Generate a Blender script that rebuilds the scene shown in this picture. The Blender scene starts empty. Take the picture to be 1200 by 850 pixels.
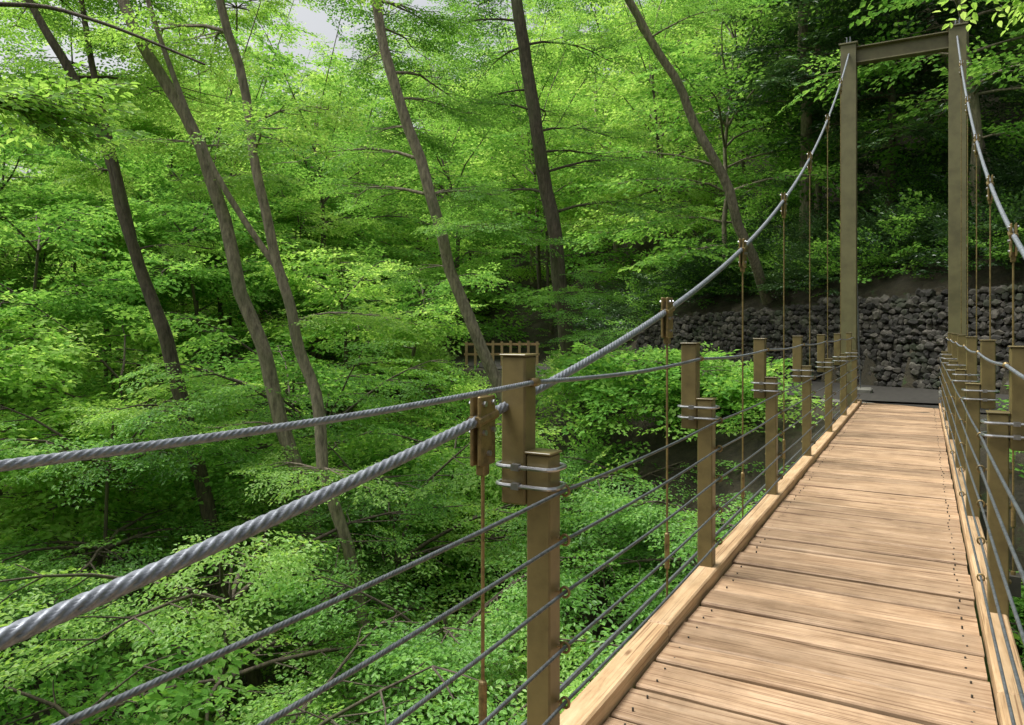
import bpy, math, random, bmesh
import numpy as np
from mathutils import Vector, Matrix, noise
random.seed(7); np.random.seed(7)
S=bpy.context.scene
S.view_settings.view_transform='Standard'; S.view_settings.look='None'; S.view_settings.exposure=0

# ------------------------------------------------------------------ helpers
class MB:
    def __init__(s): s.v=[];s.f=[];s.m=[];s.a=[]
    def add(s,vs,fs,mi=0,a=0.0):
        o=len(s.v); s.v.extend([tuple(p) for p in vs])
        s.f.extend([tuple(i+o for i in f) for f in fs]); s.m.extend([mi]*len(fs)); s.a.extend([a]*len(vs))
    def box(s,x0,x1,y0,y1,z0,z1,mi=0,c=0.0,a=0.0):
        if c<=0:
            vs=[(x0,y0,z0),(x1,y0,z0),(x1,y1,z0),(x0,y1,z0),(x0,y0,z1),(x1,y0,z1),(x1,y1,z1),(x0,y1,z1)]
            s.add(vs,[(0,3,2,1),(4,5,6,7),(0,1,5,4),(1,2,6,5),(2,3,7,6),(3,0,4,7)],mi,a); return
        def ring(z,i): 
            X0,X1,Y0,Y1=x0+i,x1-i,y0+i,y1-i
            k=c
            return [(X0+k-0,Y0,z),(X1-k,Y0,z),(X1,Y0+k,z),(X1,Y1-k,z),(X1-k,Y1,z),(X0+k,Y1,z),(X0,Y1-k,z),(X0,Y0+k,z)]
        vs=ring(z0,c)+ring(z0+c,0)+ring(z1-c,0)+ring(z1,c)
        fs=[tuple(range(7,-1,-1)),tuple(range(24,32))]
        for r in range(3):
            for j in range(8):
                fs.append((r*8+j,r*8+(j+1)%8,(r+1)*8+(j+1)%8,(r+1)*8+j))
        s.add(vs,fs,mi,a)
    def tube(s,pts,rad,n=8,mi=0,cap=True,a=0.0,closed=False):
        pts=[Vector(p) for p in pts]; m=len(pts)
        if not hasattr(rad,'__len__'): rad=[rad]*m
        vs=[];prev=None
        for i,p in enumerate(pts):
            if closed: t=pts[(i+1)%m]-pts[i-1]
            else: t=pts[min(i+1,m-1)]-pts[max(i-1,0)]
            if t.length<1e-9: t=Vector((0,0,1))
            t.normalize()
            if prev is None:
                up=Vector((0,0,1)) if abs(t.z)<.9 else Vector((1,0,0))
                u=t.cross(up).normalized()
            else:
                u=(prev-t*prev.dot(t)).normalized()
            prev=u; w=t.cross(u)
            for k in range(n):
                th=2*math.pi*k/n
                vs.append(p+(u*math.cos(th)+w*math.sin(th))*rad[i])
        fs=[]
        for i in range(m if closed else m-1):
            for k in range(n):
                a0=i*n+k;a1=i*n+(k+1)%n;b=((i+1)%m)*n
                fs.append((a0,a1,b+(k+1)%n,b+k))
        if cap and not closed:
            fs.append(tuple(range(n-1,-1,-1))); fs.append(tuple((m-1)*n+k for k in range(n)))
        s.add(vs,fs,mi,a)
    def build(s,name,mats,parent=None,smooth=False,attr=None,link=True):
        me=bpy.data.meshes.new(name); me.from_pydata(s.v,[],s.f)
        for m in mats: me.materials.append(m)
        me.polygons.foreach_set('material_index',s.m)
        if smooth: me.polygons.foreach_set('use_smooth',[True]*len(s.f))
        if attr:
            at=me.attributes.new(attr,'FLOAT','POINT'); at.data.foreach_set('value',s.a)
        me.update()
        ob=bpy.data.objects.new(name,me)
        if link: S.collection.objects.link(ob)
        if parent: ob.parent=parent
        return ob
def empty(name):
    e=bpy.data.objects.new(name,None); S.collection.objects.link(e); return e

# ------------------------------------------------------------------ materials
def newmat(name):
    m=bpy.data.materials.new(name); m.use_nodes=True; nt=m.node_tree
    for n in list(nt.nodes): nt.nodes.remove(n)
    out=nt.nodes.new('ShaderNodeOutputMaterial'); return m,nt,out
def N(nt,t,**kw):
    n=nt.nodes.new(t)
    for k,v in kw.items():
        if k.startswith('i_'): n.inputs[k[2:].replace('_',' ')].default_value=v
        else: setattr(n,k,v)
    return n
def ramp(nt,stops):
    r=nt.nodes.new('ShaderNodeValToRGB'); e=r.color_ramp.elements
    while len(e)<len(stops): e.new(.5)
    for i,(p,c) in enumerate(stops):
        e[i].position=p; e[i].color=(c[0],c[1],c[2],1)
    return r
def wood(name,cols,scale,dirt=.5):
    m,nt,out=newmat(name); L=nt.links.new
    tc=N(nt,'ShaderNodeTexCoord'); at=N(nt,'ShaderNodeAttribute',attribute_name='rnd')
    off=N(nt,'ShaderNodeVectorMath',operation='SCALE'); off.inputs[0].default_value=(37,91,53); L(at.outputs['Fac'],off.inputs['Scale'])
    ad=N(nt,'ShaderNodeVectorMath',operation='ADD'); L(tc.outputs['Object'],ad.inputs[0]); L(off.outputs[0],ad.inputs[1])
    mp=N(nt,'ShaderNodeMapping'); mp.inputs['Scale'].default_value=scale; L(ad.outputs[0],mp.inputs[0])
    n1=N(nt,'ShaderNodeTexNoise',i_Scale=1.6,i_Detail=9.0,i_Roughness=.7,i_Distortion=.5); L(mp.outputs[0],n1.inputs['Vector'])
    r1=ramp(nt,[(.30,cols[0]),(.42,cols[1]),(.58,cols[2]),(.75,cols[3])]); L(n1.outputs['Fac'],r1.inputs[0])
    mc=N(nt,'ShaderNodeMapping'); mc.inputs['Scale'].default_value=tuple(q*(.8 if q<4 else 5) for q in scale); L(ad.outputs[0],mc.inputs[0])
    nc=N(nt,'ShaderNodeTexNoise',i_Scale=1.5,i_Detail=3.0,i_Roughness=.5); L(mc.outputs[0],nc.inputs['Vector'])
    rc=ramp(nt,[(.35,(.34,.25,.19)),(.43,(1,1,1))]); L(nc.outputs['Fac'],rc.inputs[0])
    muc=N(nt,'ShaderNodeMixRGB',blend_type='MULTIPLY'); muc.inputs[0].default_value=.75; L(r1.outputs[0],muc.inputs[1]); L(rc.outputs[0],muc.inputs[2])
    mk=N(nt,'ShaderNodeMapping'); mk.inputs['Scale'].default_value=tuple(1.6 if q<4 else 5 for q in scale); L(ad.outputs[0],mk.inputs[0])
    vo=N(nt,'ShaderNodeTexVoronoi',i_Scale=1.3); L(mk.outputs[0],vo.inputs['Vector'])
    rk=ramp(nt,[(.03,(.25,.16,.1)),(.10,(1,1,1))]); L(vo.outputs['Distance'],rk.inputs[0])
    mu=N(nt,'ShaderNodeMixRGB',blend_type='MULTIPLY'); mu.inputs[0].default_value=.8; L(muc.outputs[0],mu.inputs[1]); L(rk.outputs[0],mu.inputs[2])
    n2=N(nt,'ShaderNodeTexNoise',i_Scale=2.6,i_Detail=7.0,i_Roughness=.7); L(tc.outputs['Object'],n2.inputs['Vector'])
    rd=ramp(nt,[(.36,(.50,.47,.43)),(.58,(1,1,1))]); L(n2.outputs['Fac'],rd.inputs[0])
    mu2=N(nt,'ShaderNodeMixRGB',blend_type='MULTIPLY'); mu2.inputs[0].default_value=dirt; L(mu.outputs[0],mu2.inputs[1]); L(rd.outputs[0],mu2.inputs[2])
    mr=N(nt,'ShaderNodeMapRange'); mr.inputs['To Min'].default_value=.70; mr.inputs['To Max'].default_value=1.12; L(at.outputs['Fac'],mr.inputs[0])
    sc=N(nt,'ShaderNodeVectorMath',operation='SCALE'); L(mu2.outputs[0],sc.inputs[0]); L(mr.outputs[0],sc.inputs['Scale'])
    b=N(nt,'ShaderNodeBsdfPrincipled',i_Roughness=.65); L(sc.outputs[0],b.inputs['Base Color'])
    bp=N(nt,'ShaderNodeBump',i_Strength=.4,i_Distance=.006); L(n1.outputs['Fac'],bp.inputs['Height']); L(bp.outputs[0],b.inputs['Normal'])
    L(b.outputs[0],out.inputs[0]); return m
wc=[(.17,.09,.047),(.36,.23,.128),(.49,.335,.205),(.59,.435,.29)]
M_deck=wood('deck_wood',wc,(1.0,16,16),.6)
kc=[(.24,.14,.065),(.43,.28,.145),(.53,.37,.21),(.62,.46,.285)]
M_kerb=wood('kerb_wood',kc,(16,1.0,16),.4)
def paint(name,col,rough=.45,metal=0.0,var=.35,sc=9):
    m,nt,out=newmat(name); L=nt.links.new
    tc=N(nt,'ShaderNodeTexCoord')
    n=N(nt,'ShaderNodeTexNoise',i_Scale=sc,i_Detail=6.0,i_Roughness=.65); L(tc.outputs['Object'],n.inputs['Vector'])
    d=tuple(c*(1-var) for c in col); e=tuple(min(1,c*(1+var*.5)) for c in col)
    r=ramp(nt,[(.3,d),(.55,col),(.8,e)]); L(n.outputs['Fac'],r.inputs[0])
    n2=N(nt,'ShaderNodeTexNoise',i_Scale=160.0,i_Detail=2.0); L(tc.outputs['Object'],n2.inputs['Vector'])
    b=N(nt,'ShaderNodeBsdfPrincipled',i_Roughness=rough,i_Metallic=metal); L(r.outputs[0],b.inputs['Base Color'])
    bp=N(nt,'ShaderNodeBump',i_Strength=.12,i_Distance=.002); L(n2.outputs['Fac'],bp.inputs['Height']); L(bp.outputs[0],b.inputs['Normal'])
    L(b.outputs[0],out.inputs[0]); return m
M_post=paint('bronze_paint',(.165,.130,.052),.38)
M_tower=paint('olive_tower_paint',(.155,.142,.066),.5,sc=3)
M_clamp=paint('bronze_clamp',(.24,.175,.07),.42,.4,.6,30)
M_galv=paint('galvanised_steel',(.42,.43,.44),.35,.9,.3,60)
M_cable=paint('wire_rope',(.25,.27,.30),.45,.45,.5,45)
M_cable2=paint('thin_wire_rope',(.14,.155,.165),.45,.45,.5,45)
M_dark=paint('dark_steel',(.05,.045,.035),.6)
M_conc=paint('concrete',(.15,.145,.12),.9,0,.5,5)
def bark(name,c0,c1,moss=.0):
    m,nt,out=newmat(name); L=nt.links.new
    tc=N(nt,'ShaderNodeTexCoord'); mp=N(nt,'ShaderNodeMapping'); mp.inputs['Scale'].default_value=(9,9,2.2); L(tc.outputs['Object'],mp.inputs[0])
    n=N(nt,'ShaderNodeTexNoise',i_Scale=2.0,i_Detail=8.0,i_Roughness=.7); L(mp.outputs[0],n.inputs['Vector'])
    r=ramp(nt,[(.35,c0),(.65,c1)]); L(n.outputs['Fac'],r.inputs[0])
    n2=N(nt,'ShaderNodeTexNoise',i_Scale=.9,i_Detail=4.0); L(tc.outputs['Object'],n2.inputs['Vector'])
    r2=ramp(nt,[(.5,(0,0,0)),(.65,(1,1,1))]); L(n2.outputs['Fac'],r2.inputs[0])
    mx=N(nt,'ShaderNodeMixRGB'); mm=N(nt,'ShaderNodeMath',operation='MULTIPLY'); L(r2.outputs[0],mm.inputs[0]); mm.inputs[1].default_value=moss
    L(mm.outputs[0],mx.inputs[0]); L(r.outputs[0],mx.inputs[1]); mx.inputs[2].default_value=(.08,.10,.035,1)
    b=N(nt,'ShaderNodeBsdfPrincipled',i_Roughness=.9); L(mx.outputs[0],b.inputs['Base Color'])
    bp=N(nt,'ShaderNodeBump',i_Strength=.8,i_Distance=.03); L(n.outputs['Fac'],bp.inputs['Height']); L(bp.outputs[0],b.inputs['Normal'])
    L(b.outputs[0],out.inputs[0]); return m
M_bark=bark('bark_dark',(.04,.032,.023),(.14,.11,.078),.4)
M_bark2=bark('bark_light',(.11,.09,.065),(.36,.30,.22),.45)
def leafmat(name,lo,mid,hi,trans,gloss=.02,rough=.45,nscale=.35):
    m,nt,out=newmat(name); L=nt.links.new
    ge=N(nt,'ShaderNodeNewGeometry')
    n=N(nt,'ShaderNodeTexNoise',i_Scale=nscale,i_Detail=2.0,i_Roughness=.6); L(ge.outputs['Position'],n.inputs['Vector'])
    a2=N(nt,'ShaderNodeMath',operation='MULTIPLY_ADD'); L(ge.outputs['Random Per Island'],a2.inputs[0]); a2.inputs[1].default_value=.34
    sub=N(nt,'ShaderNodeMath',operation='SUBTRACT'); L(n.outputs['Fac'],sub.inputs[0]); sub.inputs[1].default_value=.14; L(sub.outputs[0],a2.inputs[2])
    r=ramp(nt,[(.28,lo),(.52,mid),(.78,hi)]); L(a2.outputs[0],r.inputs[0])
    d=N(nt,'ShaderNodeBsdfDiffuse'); L(r.outputs[0],d.inputs[0])
    tcx=N(nt,'ShaderNodeMixRGB',blend_type='MULTIPLY'); tcx.inputs[0].default_value=1; L(r.outputs[0],tcx.inputs[1]); tcx.inputs[2].default_value=(1.5,1.35,.95,1)
    t=N(nt,'ShaderNodeBsdfTranslucent'); L(tcx.outputs[0],t.inputs[0])
    mx=N(nt,'ShaderNodeMixShader'); mx.inputs[0].default_value=trans; L(d.outputs[0],mx.inputs[1]); L(t.outputs[0],mx.inputs[2])
    if gloss<=0: L(mx.outputs[0],out.inputs[0]); return m
    g=N(nt,'ShaderNodeBsdfGlossy',i_Roughness=rough); g.inputs[0].default_value=(1,1,1,1)
    mg=N(nt,'ShaderNodeMixShader'); mg.inputs[0].default_value=gloss; L(mx.outputs[0],mg.inputs[1]); L(g.outputs[0],mg.inputs[2])
    L(mg.outputs[0],out.inputs[0]); return m
A1=((.075,.20,.035),(.165,.37,.07),(.30,.54,.135)); A2=((.14,.31,.055),(.27,.49,.10),(.44,.64,.21))
M_leaf=leafmat('maple_leaf',*A1,.5)
M_leafY=leafmat('fresh_maple_leaf',*A2,.55)
M_leafF=leafmat('distant_maple_leaf',*A1,.5,gloss=0)
M_leafFY=leafmat('distant_fresh_leaf',*A2,.55,gloss=0)
M_leafD=leafmat('evergreen_leaf',(.018,.050,.016),(.042,.10,.030),(.10,.20,.055),.25,.04,.35)

# ------------------------------------------------------------------ foliage sprays
def leaf(mb,p,d,nrm,L,W,mi=0,simple=False):
    d=d.normalized(); sd=d.cross(nrm).normalized(); up=sd.cross(d)
    q=lambda a,b,c: p+d*(a*L)+sd*(b*W)+up*(c*W)
    if simple:
        mb.add([q(0,0,0),q(.45,.5,.12),q(1,0,-.1),q(.45,-.5,.12)],[(0,1,2),(0,2,3)],mi); return
    vs=[q(0,0,0),q(.3,.45,.12),q(.68,.38,.10),q(1,0,-.15),q(.68,-.38,.10),q(.3,-.45,.12)]
    mb.add(vs,[(0,1,2,3),(0,3,4,5)],mi)
def make_spray(name,mat,rng,L=1.0,nside=11,sp=.05,ll=.069,lw=.041,tilt=.35,simple=False,twigs=False):
    mb=MB()
    def twig(p0,ang,ln,r,depth):
        n=max(3,int(ln/.12)); pts=[];a=ang
        p=Vector(p0)
        dz=rng.uniform(-.14,.04)
        for i in range(n+1):
            pts.append(p.copy()); a+=rng.uniform(-.12,.12)
            p=p+Vector((math.sin(a),math.cos(a),dz-.12*i/n))*(ln/n)
        if twigs: mb.tube(pts,[r*(1-.7*i/n) for i in range(n+1)],3,1,cap=False)
        def at(t):
            f=t*n;i=min(int(f),n-1); return pts[i].lerp(pts[i+1],f-i),(pts[i+1]-pts[i]).normalized()
        k=int(ln/sp);side=1
        for i in range(k):
            t=(i+rng.uniform(.2,.9))/k
            if depth==0 and t<.18: continue
            q,dr=at(min(t,.99)); side=-side
            aa=math.atan2(dr.x,dr.y)+side*rng.uniform(.6,1.25)
            d=Vector((math.sin(aa),math.cos(aa),rng.uniform(-.5,.1)))
            nr=Vector((rng.gauss(0,tilt),rng.gauss(0,tilt),1))
            s=rng.uniform(.65,1.2)
            leaf(mb,q+Vector((0,0,rng.uniform(-.03,.03))),d,nr,ll*s,lw*s,0,simple)
        q,dr=at(.99); leaf(mb,q,dr,Vector((rng.gauss(0,tilt),rng.gauss(0,tilt),1)),ll,lw,0,simple)
        return at
    at=twig((0,0,0),0,L,.007,0); sd=1
    for i in range(nside):
        t=.12+.8*i/nside; q,dr=at(t); sd=-sd
        twig(q,math.atan2(dr.x,dr.y)+sd*rng.uniform(.6,1.0),L*(.55-.38*t)*rng.uniform(.7,1.2),.004,1)
    return mb.build(name,[mat,M_bark],link=False)
def coll(name,mat,seed,n=4,**kw):
    c=bpy.data.collections.new(name); rng=random.Random(seed)
    for i in range(n): c.objects.link(make_spray(name+'_leafy_branch_%d'%i,mat,rng,**kw))
    return c
FAR=dict(nside=8,sp=.088,ll=.115,lw=.074,tilt=.5,simple=True)
C_maple=coll('maple_sprays',M_leaf,1,tilt=.45)
C_fresh=coll('fresh_maple_sprays',M_leafY,2,tilt=.45)
C_close=coll('close_maple_sprays',M_leafY,6,tilt=.45,twigs=True,ll=.08,lw=.048)
C_ever=coll('evergreen_sprays',M_leafD,3,nside=7,sp=.065,ll=.13,lw=.055,tilt=.6,simple=True)
C_farm=coll('distant_maple_sprays',M_leafF,4,**FAR)
C_farf=coll('distant_fresh_sprays',M_leafFY,5,**FAR)
def gn(c):
    ng=bpy.data.node_groups.new('gn_'+c.name,'GeometryNodeTree')
    ng.interface.new_socket('Geometry',in_out='INPUT',socket_type='NodeSocketGeometry')
    ng.interface.new_socket('Geometry',in_out='OUTPUT',socket_type='NodeSocketGeometry')
    L=ng.links.new; nn=ng.nodes.new
    gi=nn('NodeGroupInput');go=nn('NodeGroupOutput');ip=nn('GeometryNodeInstanceOnPoints');ci=nn('GeometryNodeCollectionInfo')
    ci.inputs['Collection'].default_value=c; ci.inputs['Separate Children'].default_value=True; ci.inputs['Reset Children'].default_value=True
    def na(n,t):
        x=nn('GeometryNodeInputNamedAttribute'); x.data_type=t; x.inputs['Name'].default_value=n
        return [o for o in x.outputs if o.enabled and o.name=='Attribute'][0]
    L(gi.outputs[0],ip.inputs['Points']); L(ci.outputs[0],ip.inputs['Instance']); ip.inputs['Pick Instance'].default_value=True
    L(na('idx','INT'),ip.inputs['Instance Index']); L(na('rot','FLOAT_VECTOR'),ip.inputs['Rotation']); L(na('scl','FLOAT'),ip.inputs['Scale'])
    rz=nn('GeometryNodeRealizeInstances'); L(ip.outputs[0],rz.inputs[0]); L(rz.outputs[0],go.inputs[0]); return ng
G={c.name:gn(c) for c in (C_maple,C_fresh,C_close,C_ever,C_farm,C_farf)}
FENCE=Vector((-14.6,25.4,.35))
def cleared(p,sc):
    """vegetation kept cut back: the bridge envelope, the far path fence, and an added sight tunnel from the camera to it"""
    x,y,z=p; r=.55*sc
    if -1.75-r<x<1.0+r and -.6<z<2.6 and y<17: return True
    if math.hypot(x-FENCE.x,y-FENCE.y)<2.2+r and z<2.6: return True
    q=Vector((x,y,0)); ab=Vector((FENCE.x,FENCE.y,0)); f=q.dot(ab)/ab.dot(ab)
    if .2<f<1.0:  # leaves dropped along the camera's line of sight to the fence, no natural opening
        dd=(q-ab*f).length; zc=1.5+(FENCE.z-1.5)*f
        if dd<.3+1.35*f+r*.8 and abs(z-zc)<.12+.75*f+.3*sc: return True
    return False
def foliage(name,pts,c,parent=None):
    pts=[p for p in pts if not cleared(p[0],p[2])]
    me=bpy.data.meshes.new(name); me.from_pydata([p[0] for p in pts],[],[])
    a=me.attributes.new('rot','FLOAT_VECTOR','POINT'); a.data.foreach_set('vector',[q for p in pts for q in p[1]])
    a=me.attributes.new('scl','FLOAT','POINT'); a.data.foreach_set('value',[p[2] for p in pts])
    a=me.attributes.new('idx','INT','POINT'); a.data.foreach_set('value',[random.randrange(4) for p in pts])
    ob=bpy.data.objects.new(name,me); S.collection.objects.link(ob)
    md=ob.modifiers.new('leaves','NODES'); md.node_group=G[c.name]
    if parent: ob.parent=parent
    return ob
# ------------------------------------------------------------------ terrain
def st(x,y): return (x-3)*.475+(y-16.5)*.88, -(x-3)*.88+(y-16.5)*.475
def sm(a,b,x):
    t=min(1,max(0,(x-a)/(b-a))); return t*t*(3-2*t)
def wallh(t):
    if t<3: return 2.45
    return 2.45-(t-3)*.06 if t<14.5 else max(0,1.76-(t-14.5)*.6)
def terr(x,y):
    s,t=st(x,y); nz=noise.noise(Vector((x*.12,y*.12,3)))*1.6+noise.noise(Vector((x*.5,y*.5,9)))*.3
    if s>2.9:
        z=wallh(t)+(s-2.9)*.62+nz*sm(3,8,s)
        if s>50: z-= (s-50)*.5
    elif s>-2.7: z=-.03
    elif s>-17.7: z=-10.5*sm(-2.7,-15,s)+nz*sm(-2.7,-6,s)
    elif s>-33: z=-10.5*(1-sm(-20.5,-32.6,s))+nz*(1-sm(-29,-32.6,s))
    elif s>-38: z=-.03
    else: z=min(24,(-38-s)*.45)+nz*sm(38,43,-s)*.8
    rise=min(26,max(0,t-36)*.33)
    if s>2.9: rise*=max(.35,1-(s-2.9)/60)
    return z+rise
def axis(lo,hi,f0,f1,fine,coarse):
    a=[];x=lo
    while x<hi:
        a.append(x); x+= fine if f0<=x<f1 else coarse
    a.append(hi); return a
xs=axis(-180,140,-30,12,.5,4); ys=axis(-120,180,-6,45,.5,4)
V=[(x,y,terr(x,y)) for y in ys for x in xs]; nx=len(xs)
F=[(j*nx+i,j*nx+i+1,(j+1)*nx+i+1,(j+1)*nx+i) for j in range(len(ys)-1) for i in range(nx-1)]
m,nt,out=newmat('forest_floor'); L=nt.links.new
tc=N(nt,'ShaderNodeTexCoord'); n=N(nt,'ShaderNodeTexNoise',i_Scale=3.0,i_Detail=10.0,i_Roughness=.75); L(tc.outputs['Object'],n.inputs['Vector'])
r=ramp(nt,[(.3,(.015,.013,.008)),(.46,(.035,.030,.016)),(.55,(.05,.04,.022)),(.66,(.04,.08,.02))]); L(n.outputs['Fac'],r.inputs[0])
b=N(nt,'ShaderNodeBsdfPrincipled',i_Roughness=.95); L(r.outputs[0],b.inputs['Base Color'])
bp=N(nt,'ShaderNodeBump',i_Strength=1.0,i_Distance=.15); L(n.outputs['Fac'],bp.inputs['Height']); L(bp.outputs[0],b.inputs['Normal']); L(b.outputs[0],out.inputs[0])
M_floor=m
me=bpy.data.meshes.new('ground'); me.from_pydata(V,[],F); me.materials.append(M_floor); me.polygons.foreach_set('use_smooth',[True]*len(F))
g=bpy.data.objects.new('ground',me); S.collection.objects.link(g)
M_path=paint('path_gravel',(.034,.030,.024),.95,0,.6,9)
mb=MB(); pv=[];pf=[]
T=[-12+i*.8 for i in range(48)]
for t in T:
    for s in (-1.9,-.6,.8,2.3):
        x=3-.88*t+.475*s; y=16.5+.475*t+.88*s
        jit=.25*noise.noise(Vector((t,s,0)))
        pv.append((x+jit*.475,y+jit*.88,max(.0,terr(x,y)+.03)))
for i in range(len(T)-1):
    for k in range(3): pf.append((i*4+k,i*4+k+1,(i+1)*4+k+1,(i+1)*4+k))
mb.add(pv,pf); mb.build('path',[M_path])

# ------------------------------------------------------------------ bridge
BR=empty('suspension_bridge')
CX=-.41
pr=random.Random(5)
mb=MB(); nails=MB(); y=-20.2
while y<16.25:
    w=pr.choice([.19,.21,.225,.24,.26]); g_=pr.uniform(.014,.026); y1=y+w; rn=pr.random()
    x0=-1.062+pr.uniform(-.006,.004); x1=.242+pr.uniform(-.004,.006); zt=pr.uniform(-.007,.004); tl=pr.uniform(-.003,.003)
    vs=[];ns=13
    for i in range(ns):
        f=i/(ns-1); x=x0+(x1-x0)*f; e0=pr.uniform(-.003,.003); e1=pr.uniform(-.003,.003); z=zt+.003*math.sin(f*3+rn*9)
        c=.010
        vs+=[(x,y+e0,-.045),(x,y+e0,z-c),(x,y+e0+c*.4,z-c*.3-tl),(x,y+e0+c,z-tl),(x,y1+e1-c,z+tl),(x,y1+e1-c*.4,z-c*.3+tl),(x,y1+e1,z-c),(x,y1+e1,-.045)]
    fs=[]
    for i in range(ns-1):
        for k in range(8): fs.append((i*8+k,(i+1)*8+k,(i+1)*8+(k+1)%8,i*8+(k+1)%8))
    fs.append(tuple(range(8))); fs.append(tuple((ns-1)*8+k for k in range(7,-1,-1)))
    mb.add(vs,fs,0,rn)
    for nxp in (-.99,.17):
        for ny in (y+w*.25,y+w*.75):
            cx=nxp+pr.uniform(-.012,.012); cy=ny+pr.uniform(-.008,.008)
            nails.tube([(cx,cy,-.01),(cx,cy,.0045)],.0045,8)
    y=y1+g_
mb.build('deck_planks',[M_deck],BR,attr='rnd'); nails.build('nails',[M_dark],BR)
mb=MB()
for (a,b_) in ((-1.19,-1.075),(.255,.37)):
    y=-20.2
    while y<16.2:
        L_=3.95; y1=min(y+L_,16.3)
        mb.box(a+pr.uniform(-.003,.003),b_+pr.uniform(-.003,.003),y,y1-.006,-.04,.062+pr.uniform(-.003,.003),0,.008,.4+.6*pr.random()); y=y1
mb.build('kerb_timbers',[M_kerb],BR,attr='rnd')
mb=MB()
for x in (-1.13,-.75,-.05,.31): mb.box(x-.04,x+.04,-20.3,16.4,-.2,-.047,0)
HY=[2.1+2.02*i for i in range(-11,7)]
for y in HY: mb.box(-1.40,.58,y-.05,y+.05,-.34,-.204,0)
mb.build('steel_girders',[M_dark],BR)
mb=MB()
for sx in (-1.36,.54):
    mb.tube([(sx,-20,-.05),(sx,16,-.05)],.012,6); 
mb.build('wind_cables',[M_cable2],BR)
PY=[2.29+2.2*i for i in range(-10,7)]
posts=MB(); ub=MB(); rings=MB()
LZ=[.94,.77,.59,.40,.21]
for side in (-1,1):
    X=lambda q: CX+side*q
    for y in PY:
        a,b_=sorted((X(.695),X(.785))); posts.box(a,b_,y-.043,y+.043,-.19,1.065,0,.006)
        a,b_=sorted((X(.690),X(.790))); posts.box(a,b_,y-.048,y+.048,1.066,1.074,0,.002)
        a,b_=sorted((X(.79),X(.885))); posts.box(a,b_,y-.043,y+.043,.885,1.40,0,.006)
        a,b_=sorted((X(.785),X(.89))); posts.box(a,b_,y-.048,y+.048,1.401,1.408,0,.002)
        a,b_=sorted((X(.672),X(.80))); posts.box(a,b_,y-.075,y+.075,-.17,-.155,0,.003)
        for z in (.955,1.02):
            pts=[]
            x0,x1,r0=.672,.905,.04
            for cxx,cyy,a0 in ((x1-r0,.062-r0,0),(x0+r0,.062-r0,90),(x0+r0,-.062+r0,180),(x1-r0,-.062+r0,270)):
                for k in range(5):
                    an=math.radians(a0+k*22.5); pts.append((X(cxx+r0*math.cos(an)),y+cyy+r0*math.sin(an),z))
            ub.tube(pts,.0075,8,closed=True)
            for sy in (-1,1): ub.box(*sorted((X(.80),X(.83))),y+sy*.062-.011,y+sy*.062+.011,z-.011,z+.011)
        for z in LZ:
            cx=X(.668)
            ring=[(cx+.016*math.cos(k*math.pi/5)*1.0,y+.022,z+.018*math.sin(k*math.pi/5)) for k in range(10)]
            rings.tube(ring,.005,6,closed=True)
            rings.tube([(X(.69),y+.022,z),(X(.80),y+.022,z)],.006,6)
            rings.tube([(X(.785),y+.022,z),(X(.797),y+.022,z)],.012,6)
        rings.tube([(X(.775),y-.02,1.31),(X(.775),y+.02,1.31)],.016,10)
posts.build('railing_posts',[M_post],BR); ub.build('u_bolts',[M_galv],BR,smooth=False); rings.build('eye_bolts',[M_clamp],BR,smooth=True)

def rope(name,xf,zf,R,lay,mat,near,npts,lobes=6,y0=-20.4,y1=16.0):
    Y=[y0]
    while Y[-1]<y1:
        yy=Y[-1]
        if -1.2<yy<near*.45: stp=lay/22
        elif -1.2<yy<near: stp=lay/14
        else: stp=.25
        Y.append(min(y1,yy+stp))
    Y=np.array(Y); X=np.array([xf(v) for v in Y]); Z=np.array([zf(v) for v in Y])
    th=np.linspace(0,2*np.pi,npts,endpoint=False)[None,:]
    det=((Y>-1.2)&(Y<near)).astype(float)[:,None]
    ph=(2*np.pi*Y/lay)[:,None]
    w=np.pi/lobes; loc=(th-ph+w)%(2*w)-w
    ss=math.sin(w)/(1+math.sin(w)); cc=1-ss
    env=cc*np.cos(loc)+np.sqrt(np.maximum(0,ss*ss-(cc*np.sin(loc))**2))
    rr=R*(1-det+det*env)*(1+(1-det)*-.1)
    dz=np.gradient(Z,Y); nrm=np.sqrt(1+dz*dz)
    vx=X[:,None]+rr*np.cos(th); vy=Y[:,None]-rr*np.sin(th)*(dz/nrm)[:,None]; vz=Z[:,None]+rr*np.sin(th)/nrm[:,None]
    co=np.stack([vx,vy,vz],-1).reshape(-1,3); n=len(Y)
    i=np.arange(n-1)[:,None]*npts; k=np.arange(npts)[None,:]; k2=(k+1)%npts
    f=np.stack([i+k,i+npts+k,i+npts+k2,i+k2],-1).reshape(-1,4)
    me=bpy.data.meshes.new(name); me.vertices.add(len(co)); me.vertices.foreach_set('co',co.ravel())
    me.loops.add(f.size); me.loops.foreach_set('vertex_index',f.ravel().astype(np.int32))
    me.polygons.add(len(f)); me.polygons.foreach_set('loop_start',np.arange(0,f.size,4,dtype=np.int32))
    me.polygons.foreach_set('use_smooth',[True]*len(f)); me.materials.append(mat); me.update(calc_edges=True); me.validate()
    ob=bpy.data.objects.new(name,me); S.collection.objects.link(ob); ob.parent=BR
ZC=lambda y:.946+.0827*y+.01827*y*y
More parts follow.
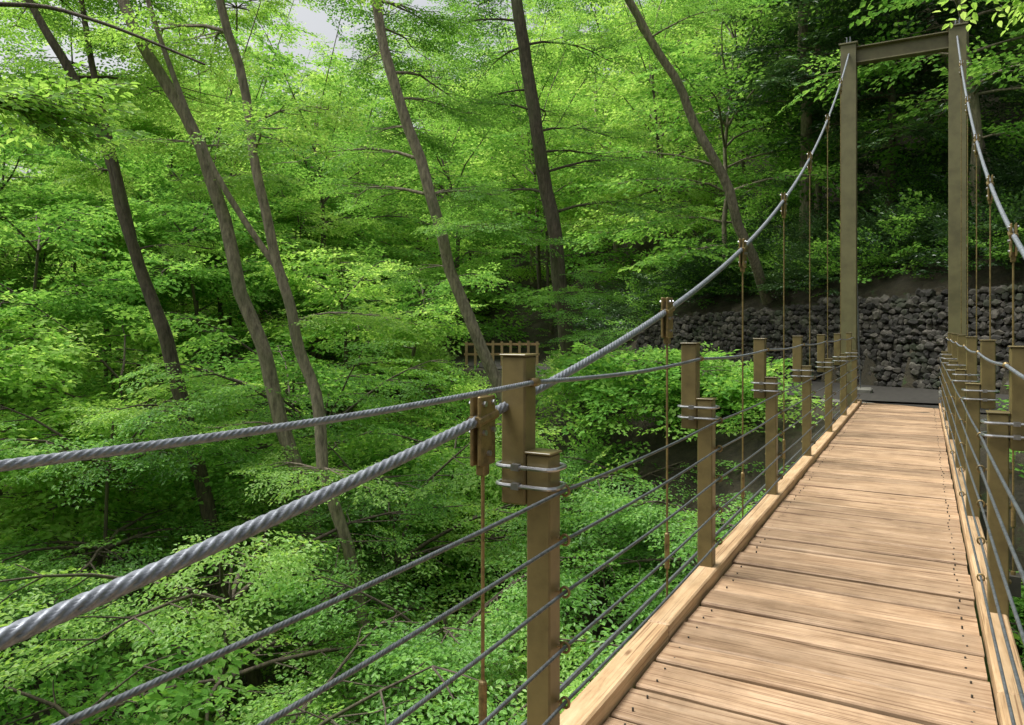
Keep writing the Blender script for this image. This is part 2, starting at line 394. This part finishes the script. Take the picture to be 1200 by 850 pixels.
for side in (-1,1):
    xc=-1.28 if side<0 else .54
    rope('main_cable',lambda y:xc,ZC,.0175,.20,M_cable,9,48)
    x1=CX+side*.775
    rope('handrail_cable',lambda y:x1,lambda y:1.31-.02*abs(math.sin(math.pi*(y-2.29)/2.2)),.0092,.10,M_cable,6,36)
    for z in LZ:
        x2=CX+side*.668
        rope('railing_cable',lambda y:x2,lambda y,z=z:z-.012*abs(math.sin(math.pi*(y-2.29)/2.2)),.0066,.075,M_cable2,4,24)
hg=MB(); cl=MB(); bo=MB()
for side in (-1,1):
    xc=-1.28 if side<0 else .54
    for y in HY:
        zc=ZC(y); sl=.0827+.03654*y
        hg.tube([(xc,y,-.3),(xc,y,zc-.13)],.0065,8)
        hg.tube([(xc,y,.12),(xc,y,.125),(xc,y,.13),(xc,y,.32),(xc,y,.325),(xc,y,.33)],[.008,.013,.0145,.0145,.013,.008],10)
        hg.tube([(xc,y,-.30),(xc,y,-.18)],.016,8)
        for o in (-1,1):
            cl.box(*sorted((xc+o*.008,xc+o*.021)),y-.05,y+.05,zc-.155,zc+.075,0,.004)
            cl.tube([(xc+o*.012,y-.06,zc-.06*sl),(xc+o*.012,y+.06,zc+.06*sl)],.018,10)
            for (dy,dz) in ((-.028,.05),(.028,.052),(-.028,-.045),(.03,-.04),(0,-.115)):
                bo.tube([(xc+o*.020,y+dy,zc+dz),(xc+o*.031,y+dy,zc+dz)],.0095,6)
        cl.box(xc-.016,xc+.016,y-.02,y+.02,zc-.19,zc-.12,0,.004)
hg.build('hanger_rods',[M_clamp],BR); cl.build('cable_clamps',[M_clamp],BR); bo.build('clamp_bolts',[M_galv],BR)

def hbeam(mb,x,y,z0,z1,w=.28,d=.28,t=.022):
    mb.box(x-w/2,x+w/2,y-d/2,y-d/2+t,z0,z1,0,.003)
    mb.box(x-w/2,x+w/2,y+d/2-t,y+d/2,z0,z1,0,.003)
    mb.box(x-.009,x+.009,y-d/2+t,y+d/2-t,z0,z1)
tw=MB(); sad=MB(); an=MB()
for ty,dr in ((16.0,1),(-20.52,-1)):
    for x in (-1.29,.545):
        hbeam(tw,x,ty,-.6,7.05)
        tw.box(x-.17,x+.17,ty-.17,ty+.17,7.051,7.08,0,.004)
        tw.box(x-.2,x+.2,ty-.2,ty+.2,-.64,-.601,0,.004)
        for z in (1.2,2.4,3.6,4.8,6.0): tw.box(x-.12,x-.0095,ty-.117,ty+.117,z,z+.01); tw.box(x+.0095,x+.12,ty-.117,ty+.117,z,z+.01)
        an.box(x-.35,x+.35,ty-.35,ty+.35,-1.4,-.641,0,.02)
        for o in (-.03,.03): sad.box(x+o-.008,x+o+.008,ty-.12,ty+.12,7.08,7.2,0,.003)
        sad.tube([(x-.05,ty,7.12),(x+.05,ty,7.12)],.02,10)
        sad.tube([(x,ty,6.99),(x,ty+dr*.1,6.97)],.017,8)
        sad.tube([(x,ty+dr*.14,6.95),(x,ty+dr*3.0,.1)],.017,8)
        an.box(x-.25,x+.25,ty+dr*3.0-.25,ty+dr*3.0+.25,-.4,.1,0,.03)
    xa,xb=-1.15,.405
    tw.box(xa,xb,ty-.1,ty+.1,6.98,7.0,0,.003); tw.box(xa,xb,ty-.1,ty+.1,6.68,6.70,0,.003); tw.box(xa,xb,ty-.008,ty+.008,6.70,6.98)
    tw.box(xa,xb,ty-.1,ty+.1,-.5,-.35,0,.003)
tw.build('portal_towers',[M_tower],BR); sad.build('saddles_and_backstays',[M_cable],BR); an.build('concrete_footings',[M_conc],BR)
mb=MB(); mb.box(-1.9,1.2,16.42,16.9,-3,.0,0,.02); mb.box(-1.9,1.2,-21.4,-20.95,-3,.0,0,.02); mb.build('abutments',[M_conc],BR)

# ------------------------------------------------------------------ stone retaining wall
m,nt,out=newmat('wall_stone'); L=nt.links.new
at=N(nt,'ShaderNodeAttribute',attribute_name='rnd'); r=ramp(nt,[(0,(.022,.020,.017)),(.4,(.050,.046,.039)),(.75,(.085,.076,.063)),(1,(.15,.135,.112))]); L(at.outputs['Fac'],r.inputs[0])
tc=N(nt,'ShaderNodeTexCoord'); n=N(nt,'ShaderNodeTexNoise',i_Scale=12.0,i_Detail=6.0); L(tc.outputs['Object'],n.inputs['Vector'])
r2=ramp(nt,[(.35,(.45,.45,.4)),(.65,(1,1,1))]); L(n.outputs['Fac'],r2.inputs[0])
mu=N(nt,'ShaderNodeMixRGB',blend_type='MULTIPLY'); mu.inputs[0].default_value=1; L(r.outputs[0],mu.inputs[1]); L(r2.outputs[0],mu.inputs[2])
nm=N(nt,'ShaderNodeTexNoise',i_Scale=1.1,i_Detail=6.0,i_Roughness=.7); L(tc.outputs['Object'],nm.inputs['Vector'])
rm=ramp(nt,[(.52,(0,0,0)),(.66,(.6,.6,.6))]); L(nm.outputs['Fac'],rm.inputs[0])
mo=N(nt,'ShaderNodeMixRGB'); L(rm.outputs[0],mo.inputs[0]); L(mu.outputs[0],mo.inputs[1]); mo.inputs[2].default_value=(.03,.05,.015,1)
b=N(nt,'ShaderNodeBsdfPrincipled',i_Roughness=.85); L(mo.outputs[0],b.inputs['Base Color']); L(b.outputs[0],out.inputs[0]); M_stone=m
bm=bmesh.new(); bmesh.ops.create_icosphere(bm,subdivisions=2,radius=1); bm.verts.ensure_lookup_table()
IV=[v.co.copy() for v in bm.verts]; IF=[tuple(v.index for v in f.verts) for f in bm.faces]; bm.free()
wr=random.Random(11); SH=[]
for q in range(20):
    vs=[];sd=wr.uniform(0,100)
    R=Matrix.Rotation(wr.uniform(-.9,.9),3,Vector((wr.random()*.4,wr.random(),wr.random()*.4+.01)).normalized())
    for v in IV:
        k=1+.45*noise.noise(v*1.2+Vector((sd,0,0)))
        vs.append(R@(Vector((max(-.8,min(.8,v.x*k)),max(-.8,min(.8,v.y*k)),max(-.8,min(.8,v.z*k))))*1.25))
    SH.append(vs)
mb=MB()
def TS(t,s,z): return Vector((3-.88*t+.475*s,16.5+.475*t+.88*s,z))
core=MB()
z=.03
UX=Vector((-.88,.475,0)); NX=Vector((.475,.88,0))
while z<2.6:
    rh=wr.uniform(.07,.10); t=-9+wr.uniform(0,.1)
    while t<15.2:
        hl=wr.uniform(.06,.135)
        if z<wallh(t)+wr.uniform(-.04,.06):
            zz=z+wr.uniform(-.045,.045)
            c=TS(t+hl,2.55+.10*z+wr.uniform(-.05,.05),zz); hs_=rh*wr.uniform(.85,1.3)
            vs=[c+UX*(q.x*hl)+NX*(q.y*.1)+Vector((0,0,q.z*hs_)) for q in wr.choice(SH)]
            mb.add(vs,IF,0,wr.random())
        t+=hl*1.75
    z+=rh*1.6
W=mb.build('stone_retaining_wall',[M_stone],attr='rnd')
vs=[];fs=[];tt=-9.2;k=0
while tt<15.4:
    h=max(.05,wallh(tt)-.05); vs+=[TS(tt,2.60,-.1),TS(tt,2.60+.1*h,h),TS(tt,3.4,h+.2)]
    if k: fs+=[((k-1)*3,k*3,k*3+1,(k-1)*3+1),((k-1)*3+1,k*3+1,k*3+2,(k-1)*3+2)]
    k+=1; tt+=.5
core.add(vs,fs); core.build('earth_fill',[M_floor],W)

mb=MB(); fe=empty('wooden_fence'); c0=Vector((-14.6,25.4,.0)); dv=Vector((.874,.486,0)); nv=Vector((-.486,.874,0))
def obox(mb,c,u,v,lu,lv,z0,z1,a):
    vs=[]
    for z in (z0,z1):
        for su,sv in ((-1,-1),(1,-1),(1,1),(-1,1)): 
            p=c+u*su*lu/2+v*sv*lv/2; vs.append((p.x,p.y,z))
    mb.add(vs,[(0,3,2,1),(4,5,6,7),(0,1,5,4),(1,2,6,5),(2,3,7,6),(3,0,4,7)],0,a)
for i in range(9): obox(mb,c0+dv*(-1.4+.35*i),dv,nv,.1,.09,-.1,.95+.03*(i%2),.5+.5*pr.random())
for z in (.4,.8): obox(mb,c0+nv*.07,dv,nv,3.0,.04,z,z+.09,1)
for i in range(10): obox(mb,c0-nv*(.3+.22*i)+dv*.4,dv,nv,1.8,.2,-.12-.05*i,-.04-.05*i,pr.random())
mb.build('posts_rails_and_steps',[M_kerb],fe,attr='rnd')

# ------------------------------------------------------------------ trees
def smoothpath(P,n):
    P=[Vector(p) for p in P]; out=[]
    for i in range(len(P)-1):
        p0=P[max(i-1,0)];p1=P[i];p2=P[i+1];p3=P[min(i+2,len(P)-1)]
        for k in range(n):
            t=k/n
            out.append(.5*((2*p1)+(p2-p0)*t+(2*p0-5*p1+4*p2-p3)*t*t+(3*p1-p0-3*p2+p3)*t**3))
    out.append(P[-1]); return out
def limb(mb,sp,p0,az,Ln,r0,rng,rise=.35,droop=.45,ssc=1.0,dens=1.0,mi=0):
    pts=[];a=az;p=Vector(p0);n=5
    for i in range(n+1):
        pts.append(p.copy()); f=i/n; a+=rng.uniform(-.25,.25)
        p=p+Vector((math.cos(a),math.sin(a),rise-droop*f*1.6+rng.uniform(-.08,.08)))*(Ln/n)
    if cleared(pts[-1],.4) or cleared(pts[3],.4): return
    mb.tube(pts,[r0*(1-.85*i/n)+.004 for i in range(n+1)],5,mi,cap=False)
    sd=1; step=.45*ssc
    for i in range(1,n+1):
        for rep in range(2):
            if rng.random()>dens: continue
            f=i/n; sd=-sd; q=pts[i]; ba=a if i==n and rep else az+sd*rng.uniform(.5,1.2)
            bl=Ln*rng.uniform(.22,.42)*(1.15-.5*f); m_=max(2,int(bl/step)); bp=[q.copy()];w=q.copy();bb=ba
            for k in range(m_):
                bb+=rng.uniform(-.25,.25); w=w+Vector((math.cos(bb),math.sin(bb),rng.uniform(-.16,.12)))*(bl/m_); bp.append(w.copy())
                s_=ssc*rng.uniform(.75,1.25)
                sp.append((tuple(w-Vector((math.cos(bb),math.sin(bb),0))*.25*s_),(rng.gauss(-.08,.2),rng.gauss(0,.24),bb-math.pi/2+rng.uniform(-.6,.6)),s_))
            mb.tube(bp,[.012*(1-.6*k/m_)+.002 for k in range(m_+1)],3,mi,cap=False)
def tree(mb,sp,trunk,r0,r1,rng,nl,Lm,zlo,zhi,azc=None,azw=math.pi,ssc=1.0,rise=.3,droop=.4,dens=1.0,mi=0,dome=True,low=0):
    P=smoothpath(trunk,5)
    wob=[p+Vector((noise.noise(p*.7)*.16,noise.noise(p*.7+Vector((5,5,5)))*.16,0)) for p in P]
    n=len(P); mb.tube(wob,[r0+(r1-r0)*(i/(n-1)) + (r0*.5 if i==0 else 0) for i in range(n)],10,mi,cap=False)
    H=zhi-zlo
    for k in range(low):
        z=rng.uniform(-1.0,5.0); j=min(range(n),key=lambda i:abs(wob[i].z-z))
        limb(mb,sp,wob[j],rng.uniform(0,6.28),rng.uniform(.8,1.7),.018,rng,.3,.4,.8,.8,mi)
    for k in range(nl):
        f=(k+rng.random())/nl
        z=zlo+H*(.78*f if dome else f)
        j=min(range(n),key=lambda i:abs(wob[i].z-z)); p=wob[j]
        az=(k*2.4+rng.uniform(-.6,.6)) if azc is None else azc+rng.uniform(-azw,azw)
        if dome:
            L_=Lm*math.sqrt(max(.15,1-(f*.85)**2))*rng.uniform(.65,1.2)*(.75+.5*min(1,f*2.5))
            ri=rise*.3+.9*f*f*H/max(2.5,L_*1.6)
        else: L_=Lm*(1-.4*f)*rng.uniform(.75,1.15); ri=rise
        limb(mb,sp,p,az,L_,.012+.009*L_,rng,ri,droop,ssc,dens,mi)
def mk_tree(name,trunk,r0,r1,seed,c,barkm=M_bark,extra=(),**kw):
    rng=random.Random(seed); mb=MB(); sp=[]
    tree(mb,sp,trunk,r0,r1,rng,**kw)
    for e in extra:
        P=smoothpath(e['p'],5); n=len(P); mb.tube(P,[e['r'][0]+(e['r'][1]-e['r'][0])*i/(n-1) for i in range(n)],8,0,cap=False)
        for k in range(e.get('nl',0)):
            j=int(n*(e.get('f0',.4)+(1-e.get('f0',.4))*rng.random())); j=min(j,n-1)
            limb(mb,sp,P[j],rng.uniform(0,6.28) if 'az' not in e else e['az'],e.get('L',1.5)*rng.uniform(.6,1.1),.012,rng,ssc=e.get('ssc',1.0))
    ob=mb.build(name,[barkm],smooth=True)
    if sp: foliage('foliage',sp,c,ob)
    return ob
gz=lambda x,y: terr(x,y)-.3
away=math.atan2(.874,-.486)
hi=dict(nl=7,Lm=2.6,zlo=5.8,zhi=10.5,azc=away,azw=1.4,dome=False,low=5)
mk_tree('maple_tree',[(-10.2,10.2,gz(-10.2,10.2)),(-12.2,9.2,-.05),(-12.73,8.94,1.89),(-13.15,8.71,3.34),(-14.07,8.2,6.25),(-14.84,7.77,7.7),(-15.5,7.4,9.5)],.15,.05,21,C_fresh,
  extra=[dict(p=[(-13.1,8.75,3.2),(-13.45,8.55,4.9),(-13.75,8.4,6.3),(-13.9,8.3,7.4),(-14.3,8.1,10)],r=(.08,.04),nl=2,f0=.8,L=2)],**hi)
mk_tree('maple_tree',[(-8.0,10.5,gz(-8.0,10.5)),(-9.86,9.4,-.24),(-10.25,9.17,1.56),(-11.17,8.66,4.7),(-12.35,8.0,7.26),(-13,7.6,9.5)],.14,.085,22,C_fresh,M_bark2,**hi)
mk_tree('maple_tree',[(-7.1,9.8,gz(-7.1,9.8)),(-8.43,9.04,-.8),(-8.85,8.81,1.14),(-9.04,8.7,2.25),(-9.46,8.47,4.32),(-9.92,8.21,6.8),(-10.2,8.1,9.3)],.105,.06,23,C_fresh,M_bark2,
  extra=[dict(p=[(-9.04,8.7,2.25),(-10.06,8.14,4.05),(-10.85,7.7,6.26),(-11.4,7.4,8.5)],r=(.055,.035),nl=2,f0=.8,L=1.8)],**hi)
mk_tree('maple_tree',[(-7.6,15.3,gz(-7.6,15.3)),(-9.2,14.34,1.97),(-10.3,13.7,6.1),(-11,13.3,9.0),(-11.4,13.1,12)],.15,.10,24,C_maple,M_bark2,nl=16,Lm=3.2,zlo=3.5,zhi=11.5,azc=away,azw=1.5,dome=False,low=5)
mk_tree('oak_tree',[(-8.0,18.3,gz(-8.0,18.3)),(-8.5,18.15,1.8),(-8.81,17.98,4.6),(-9.2,17.76,7.36),(-9.6,17.5,10.4),(-9.9,17.4,14)],.22,.14,25,C_maple,M_bark,nl=18,Lm=3.2,zlo=4.5,zhi=13.5,azc=away,azw=1.7,dome=False,low=7)
mk_tree('leaning_tree',[(-4.2,24.4,gz(-4.2,24.4)),(-4.7,22.9,4.14),(-5.5,22.2,6.5),(-6.26,21.7,8.45),(-7.7,20.9,11.24),(-8.6,20.4,13.5)],.16,.10,26,C_maple,M_bark2,nl=10,Lm=2.8,zlo=10,zhi=13.4,dome=False)
mk_tree('cedar_tree',[(-3.6,27.8,gz(-3.6,27.8)),(-3.65,27.75,8),(-3.75,27.7,15)],.24,.15,27,C_ever,M_bark2,nl=22,Lm=3.2,zlo=9,zhi=15,ssc=1.3,dome=False)
mk_tree('oak_tree',[(2.0,26.8,gz(2,26.8)),(.85,25.6,9.0),(-.26,25.0,11.2),(-1,24.5,14)],.2,.12,28,C_ever,M_bark2,nl=16,Lm=3.2,zlo=9,zhi=14,ssc=1.3,dome=False)
mk_tree('maple_tree',[(-10.3,1.5,gz(-10.3,1.5)),(-10,2,0),(-9.7,2.2,4),(-9.6,2.1,8)],.2,.1,29,C_fresh,nl=6,Lm=2.2,zlo=6,zhi=8,azc=math.pi*1.2,azw=.9,dome=False,
  extra=[dict(p=[(-9.7,2.2,4.3),(-8.73,4.3,5.0),(-7.9,4.8,4.85),(-6.8,5.38,4.35)],r=(.035,.012),nl=0)])
mk_tree('maple_tree',[(-6.6,-2.0,gz(-6.6,-2.0)),(-6.2,-1.8,0),(-5.9,-1.6,4)],.12,.05,30,C_close,nl=4,Lm=1.4,zlo=3,zhi=4,azc=-2.2,azw=.7,dome=False,
  extra=[dict(p=[(-6.0,-1.6,3.0),(-5.0,-.2,3.0),(-4.1,1.1,2.75),(-3.4,1.6,2.45)],r=(.022,.005),nl=1,f0=.98,L=.2,az=1.1,ssc=.5)])
mk_tree('maple_tree',[(4.9,8.8,gz(4.9,8.8)),(4.4,8.6,0),(4.0,8.3,3.5),(3.6,8,6.5)],.17,.08,31,C_fresh,nl=14,Lm=2.2,zlo=0,zhi=6,azc=0,azw=1.2,dome=False,
  extra=[dict(p=[(3.9,8.2,4.4),(2.6,7.8,4.9),(1.6,7.5,4.9),(.9,7.3,4.75)],r=(.03,.008),nl=5,f0=.6,L=.7)])

# ravine maples
rr=random.Random(99); placed=[]
def ok(P,x,y,md):
    return all((x-a)**2+(y-b_)**2>md*md for a,b_ in P)
far_mb=MB(); far_m=[]; far_f=[]
tries=0
while tries<2600:
    tries+=1
    x=rr.uniform(-34,9);y=rr.uniform(-6,30); s,t=st(x,y)
    if s>-3.2 or s<-30: continue
    nearb=abs(x-CX)<4.6
    dcam=-.486*x+.874*y; dist=math.hypot(x,y); lat=.874*x+.486*y
    if dist<6.5 or (nearb and dcam<7): continue
    if not ok(placed,x,y,(2.0 if nearb else 2.7) if dist<20 else 3.5): continue
    g0=gz(x,y)
    if nearb and y>9 and g0>-2.6: continue
    if abs(lat+.1)<2.6 and 14<dcam<30 and g0>-3: continue
    top=-3.3+.30*(dist-7)+rr.uniform(-.8,.9)
    if dist>19 and s<-5: top+=rr.uniform(0,.45)*(dist-17)
    az_=lat/max(dcam,.1)
    if az_<-.3 and dist>9.5: top+=1.3
    if x>0: top=min(top,-.8)
    if nearb: top=min(top,(-.9 if x<-2.6 else -1.7)+rr.uniform(-.6,.3))
    if abs(lat+.1)<3.3 and dcam<27: top=min(top,-1.0)
    if top<g0+1.5:
        if nearb: top=g0+1.5
        else: top=g0+1.8
        if abs(x-CX)<2.4 and top>-.8: continue
    placed.append((x,y))
    H=top-g0
    lx,ly=rr.uniform(-.9,.9),rr.uniform(-.9,.9)
    trunk=[(x,y,g0),(x+lx*.4,y+ly*.3,g0+H*.35),(x+lx,y+ly,top-.6)]
    kw=dict(nl=14,Lm=rr.uniform(2.1,3.3) if not nearb else 1.9,zlo=max(g0+.8,top-rr.uniform(3,4.6)),zhi=top)
    vis=dcam>3 and abs(az_)<.85
    if not vis: kw['nl']=7
    fr=rr.random()<.42
    if vis and dist<16: mk_tree('maple_tree',trunk,.08,.02,rr.random(),C_fresh if fr else C_maple,**kw)
    else:
        kw['ssc']=1.2; kw['nl']+=2 if vis else 0
        tree(far_mb,far_f if fr else far_m,trunk,.12,.03,rr,**kw)
hill_mb=MB(); dark_sp=[]
tries=0;placed2=[]
while tries<3000:
    tries+=1
    s=rr.uniform(4.0,46); t=rr.uniform(-22,80); p=TS(t,s,0); x,y=p.x,p.y
    md=3.6+s*.04+max(0,t-30)*.02
    if not ok(placed2,x,y,md): continue
    dcam=-.486*x+.874*y
    if dcam<8 or abs((.874*x+.486*y)/dcam)>.9: continue
    placed2.append((x,y)); g0=gz(x,y)
    H=rr.uniform(8,13) if t<12 else rr.uniform(9,16); lx,ly=rr.uniform(-1.4,1.2)-.5,rr.uniform(-1.4,.6)
    trunk=[(x,y,g0),(x+lx*.4,y+ly*.4,g0+H*.5),(x+lx,y+ly,g0+H*.85)]
    dark = t<11+s*.12+rr.uniform(-4,4)
    if dark: tree(hill_mb,dark_sp if rr.random()<.92 else far_m,trunk,rr.uniform(.12,.22),.05,rr,nl=15,Lm=3.5,zlo=g0+H*.32,zhi=g0+H,ssc=1.5,dens=.8,mi=rr.randrange(2))
    else: tree(hill_mb,far_f if rr.random()<.45 else far_m,trunk,rr.uniform(.08,.15),.04,rr,nl=17,Lm=3.7,zlo=g0+H*.12,zhi=g0+H,ssc=1.6,dens=.8,mi=rr.randrange(2))
tries=0
while tries<1500:
    tries+=1
    t=rr.uniform(24,95); s=rr.uniform(-34,3.5); p=TS(t,s,0); x,y=p.x,p.y
    if abs(s)<2.5 and t<27: continue
    if not ok(placed2,x,y,3.9+.04*max(0,t-30)) : continue
    if t<34 and not ok(placed,x,y,2.0): continue
    dcam=-.486*x+.874*y
    if dcam<8 or abs((.874*x+.486*y)/dcam)>.85: continue
    placed2.append((x,y)); g0=gz(x,y); H=rr.uniform(9,15) + (6 if s<-6 and t<50 else 0)
    tree(far_mb,far_f if rr.random()<.6 else far_m,[(x,y,g0),(x+rr.uniform(-.8,.8),y,g0+H*.5),(x-.4,y+rr.uniform(-.8,.8),g0+H*.85)],.15,.05,rr,nl=17,Lm=3.9,zlo=g0+H*.15,zhi=g0+H,ssc=1.7 if t<50 else 2.1,dens=.8)
dt=empty('distant_trees')
far_mb.build('ravine_trunks',[M_bark],dt,smooth=True); hill_mb.build('hillside_trunks',[M_bark,M_bark2],dt,smooth=True)
foliage('maple_foliage',far_m,C_farm,dt); foliage('fresh_foliage',far_f,C_farf,dt); foliage('evergreen_foliage',dark_sp,C_ever,dt)
def bush(sp,c,R,H,n,rng,ssc):
    for i in range(n):
        a=rng.uniform(0,6.28); e=rng.uniform(-.1,1.2); k=rng.uniform(.3,.8)
        p=Vector((c[0]+R*k*math.cos(a)*math.cos(e),c[1]+R*k*math.sin(a)*math.cos(e),c[2]+.2+H*k*math.sin(e)))
        sp.append((tuple(p),(e*.7+rng.gauss(0,.25),rng.gauss(0,.3),a-math.pi/2+rng.uniform(-.5,.5)),ssc*rng.uniform(.7,1.2)))
sp=[]; spm=[]
for i in range(150):
    t=rr.uniform(-12,20); s=3.5+9*rr.random()**1.4; p=TS(t,s,0); x,y=p.x,p.y
    bush(sp if rr.random()<.87 else spm,(x,y,terr(x,y)),rr.uniform(.9,1.7),rr.uniform(1.0,2.6),36,rr,.9)
for i in range(50):
    t=-9+24*(i+rr.random())/50; s=rr.uniform(3.5,5.2); p=TS(t,s,0)
    bush(sp if rr.random()<.75 else spm,(p.x,p.y,terr(p.x,p.y)),rr.uniform(.8,1.2),rr.uniform(.8,1.8),34,rr,.75)
foliage('rhododendron_shrubs',sp,C_ever); foliage('hillside_shrubs',spm,C_farm)
sp=[]
for i in range(40):
    t=rr.uniform(13,26); s=rr.uniform(-3.6,-2.2); p=TS(t,s,0)
    bush(sp,(p.x,p.y,terr(p.x,p.y)),.8,rr.uniform(.6,1.5),20,rr,.65)
for i in range(30):
    t=rr.uniform(5.4,13); s=rr.uniform(-4.1,-3.0); p=TS(t,s,0)
    bush(sp,(p.x,p.y,terr(p.x,p.y)-.2),.75,rr.uniform(.4,1.1),20,rr,.55)
for i in range(14):
    t=rr.uniform(-10,-2.5); s=rr.uniform(-4.5,-2.6); p=TS(t,s,0)
    if abs(p.x-CX)<4.2: continue
    bush(sp,(p.x,p.y,terr(p.x,p.y)),.8,1.3,20,rr,.65)
foliage('path_edge_bushes',sp,C_fresh)
sp=[]; spd=[]
for i in range(190):
    t=rr.uniform(-6,22); s=rr.uniform(-13,-3.8); p=TS(t,s,0)
    if abs(p.x-CX)<2.8 and s>-5.5: continue
    bush(sp if rr.random()<.7 else spd,(p.x,p.y,terr(p.x,p.y)),1.4,rr.uniform(1.0,2.0),20,rr,.9)
foliage('ravine_shrubs',sp,C_farf); foliage('dark_ravine_shrubs',spd,C_farm)
sp=[]
for i in range(2600):
    t=rr.uniform(-8,34); s=rr.choice([rr.uniform(-20,-3),rr.uniform(3.2,20)]); p=TS(t,s,0)
    sp.append(((p.x,p.y,terr(p.x,p.y)+rr.uniform(.05,.4)),(rr.gauss(.2,.25),rr.gauss(0,.25),rr.uniform(0,6.28)),rr.uniform(.5,.9)))
foliage('undergrowth',sp,C_farm)

# ------------------------------------------------------------------ light + sky
W=bpy.data.worlds.new('World'); S.world=W; W.use_nodes=True; nt=W.node_tree
for n in list(nt.nodes): nt.nodes.remove(n)
el=math.radians(66)
sk=nt.nodes.new('ShaderNodeTexSky'); sk.sky_type='NISHITA'; sk.sun_disc=False; sk.sun_elevation=el; sk.dust_density=6.0; sk.air_density=1.4
hs=nt.nodes.new('ShaderNodeHueSaturation'); hs.inputs['Saturation'].default_value=.2; hs.inputs['Value'].default_value=1.1
bg=nt.nodes.new('ShaderNodeBackground'); bg.inputs[1].default_value=.15; ow=nt.nodes.new('ShaderNodeOutputWorld')
nt.links.new(sk.outputs[0],hs.inputs['Color']); nt.links.new(hs.outputs[0],bg.inputs[0]); nt.links.new(bg.outputs[0],ow.inputs[0])
sa=math.radians(-110)
sd=Vector((math.sin(sa)*math.cos(el),math.cos(sa)*math.cos(el),math.sin(el)))
sk.sun_rotation=sa
sl=bpy.data.lights.new('sun','SUN'); sl.energy=4.5; sl.angle=math.radians(25); sl.color=(1,.98,.94)
so=bpy.data.objects.new('sun',sl); S.collection.objects.link(so); so.rotation_euler=(-sd).to_track_quat('-Z','Y').to_euler()

cam=bpy.data.cameras.new('camera'); co=bpy.data.objects.new('camera',cam); S.collection.objects.link(co)
co.location=(0,0,1.5); co.rotation_euler=(math.radians(90),0,math.radians(29.1)); cam.lens=26; cam.sensor_width=36; cam.shift_y=-.034; cam.clip_end=1000; cam.clip_start=.05
S.camera=co
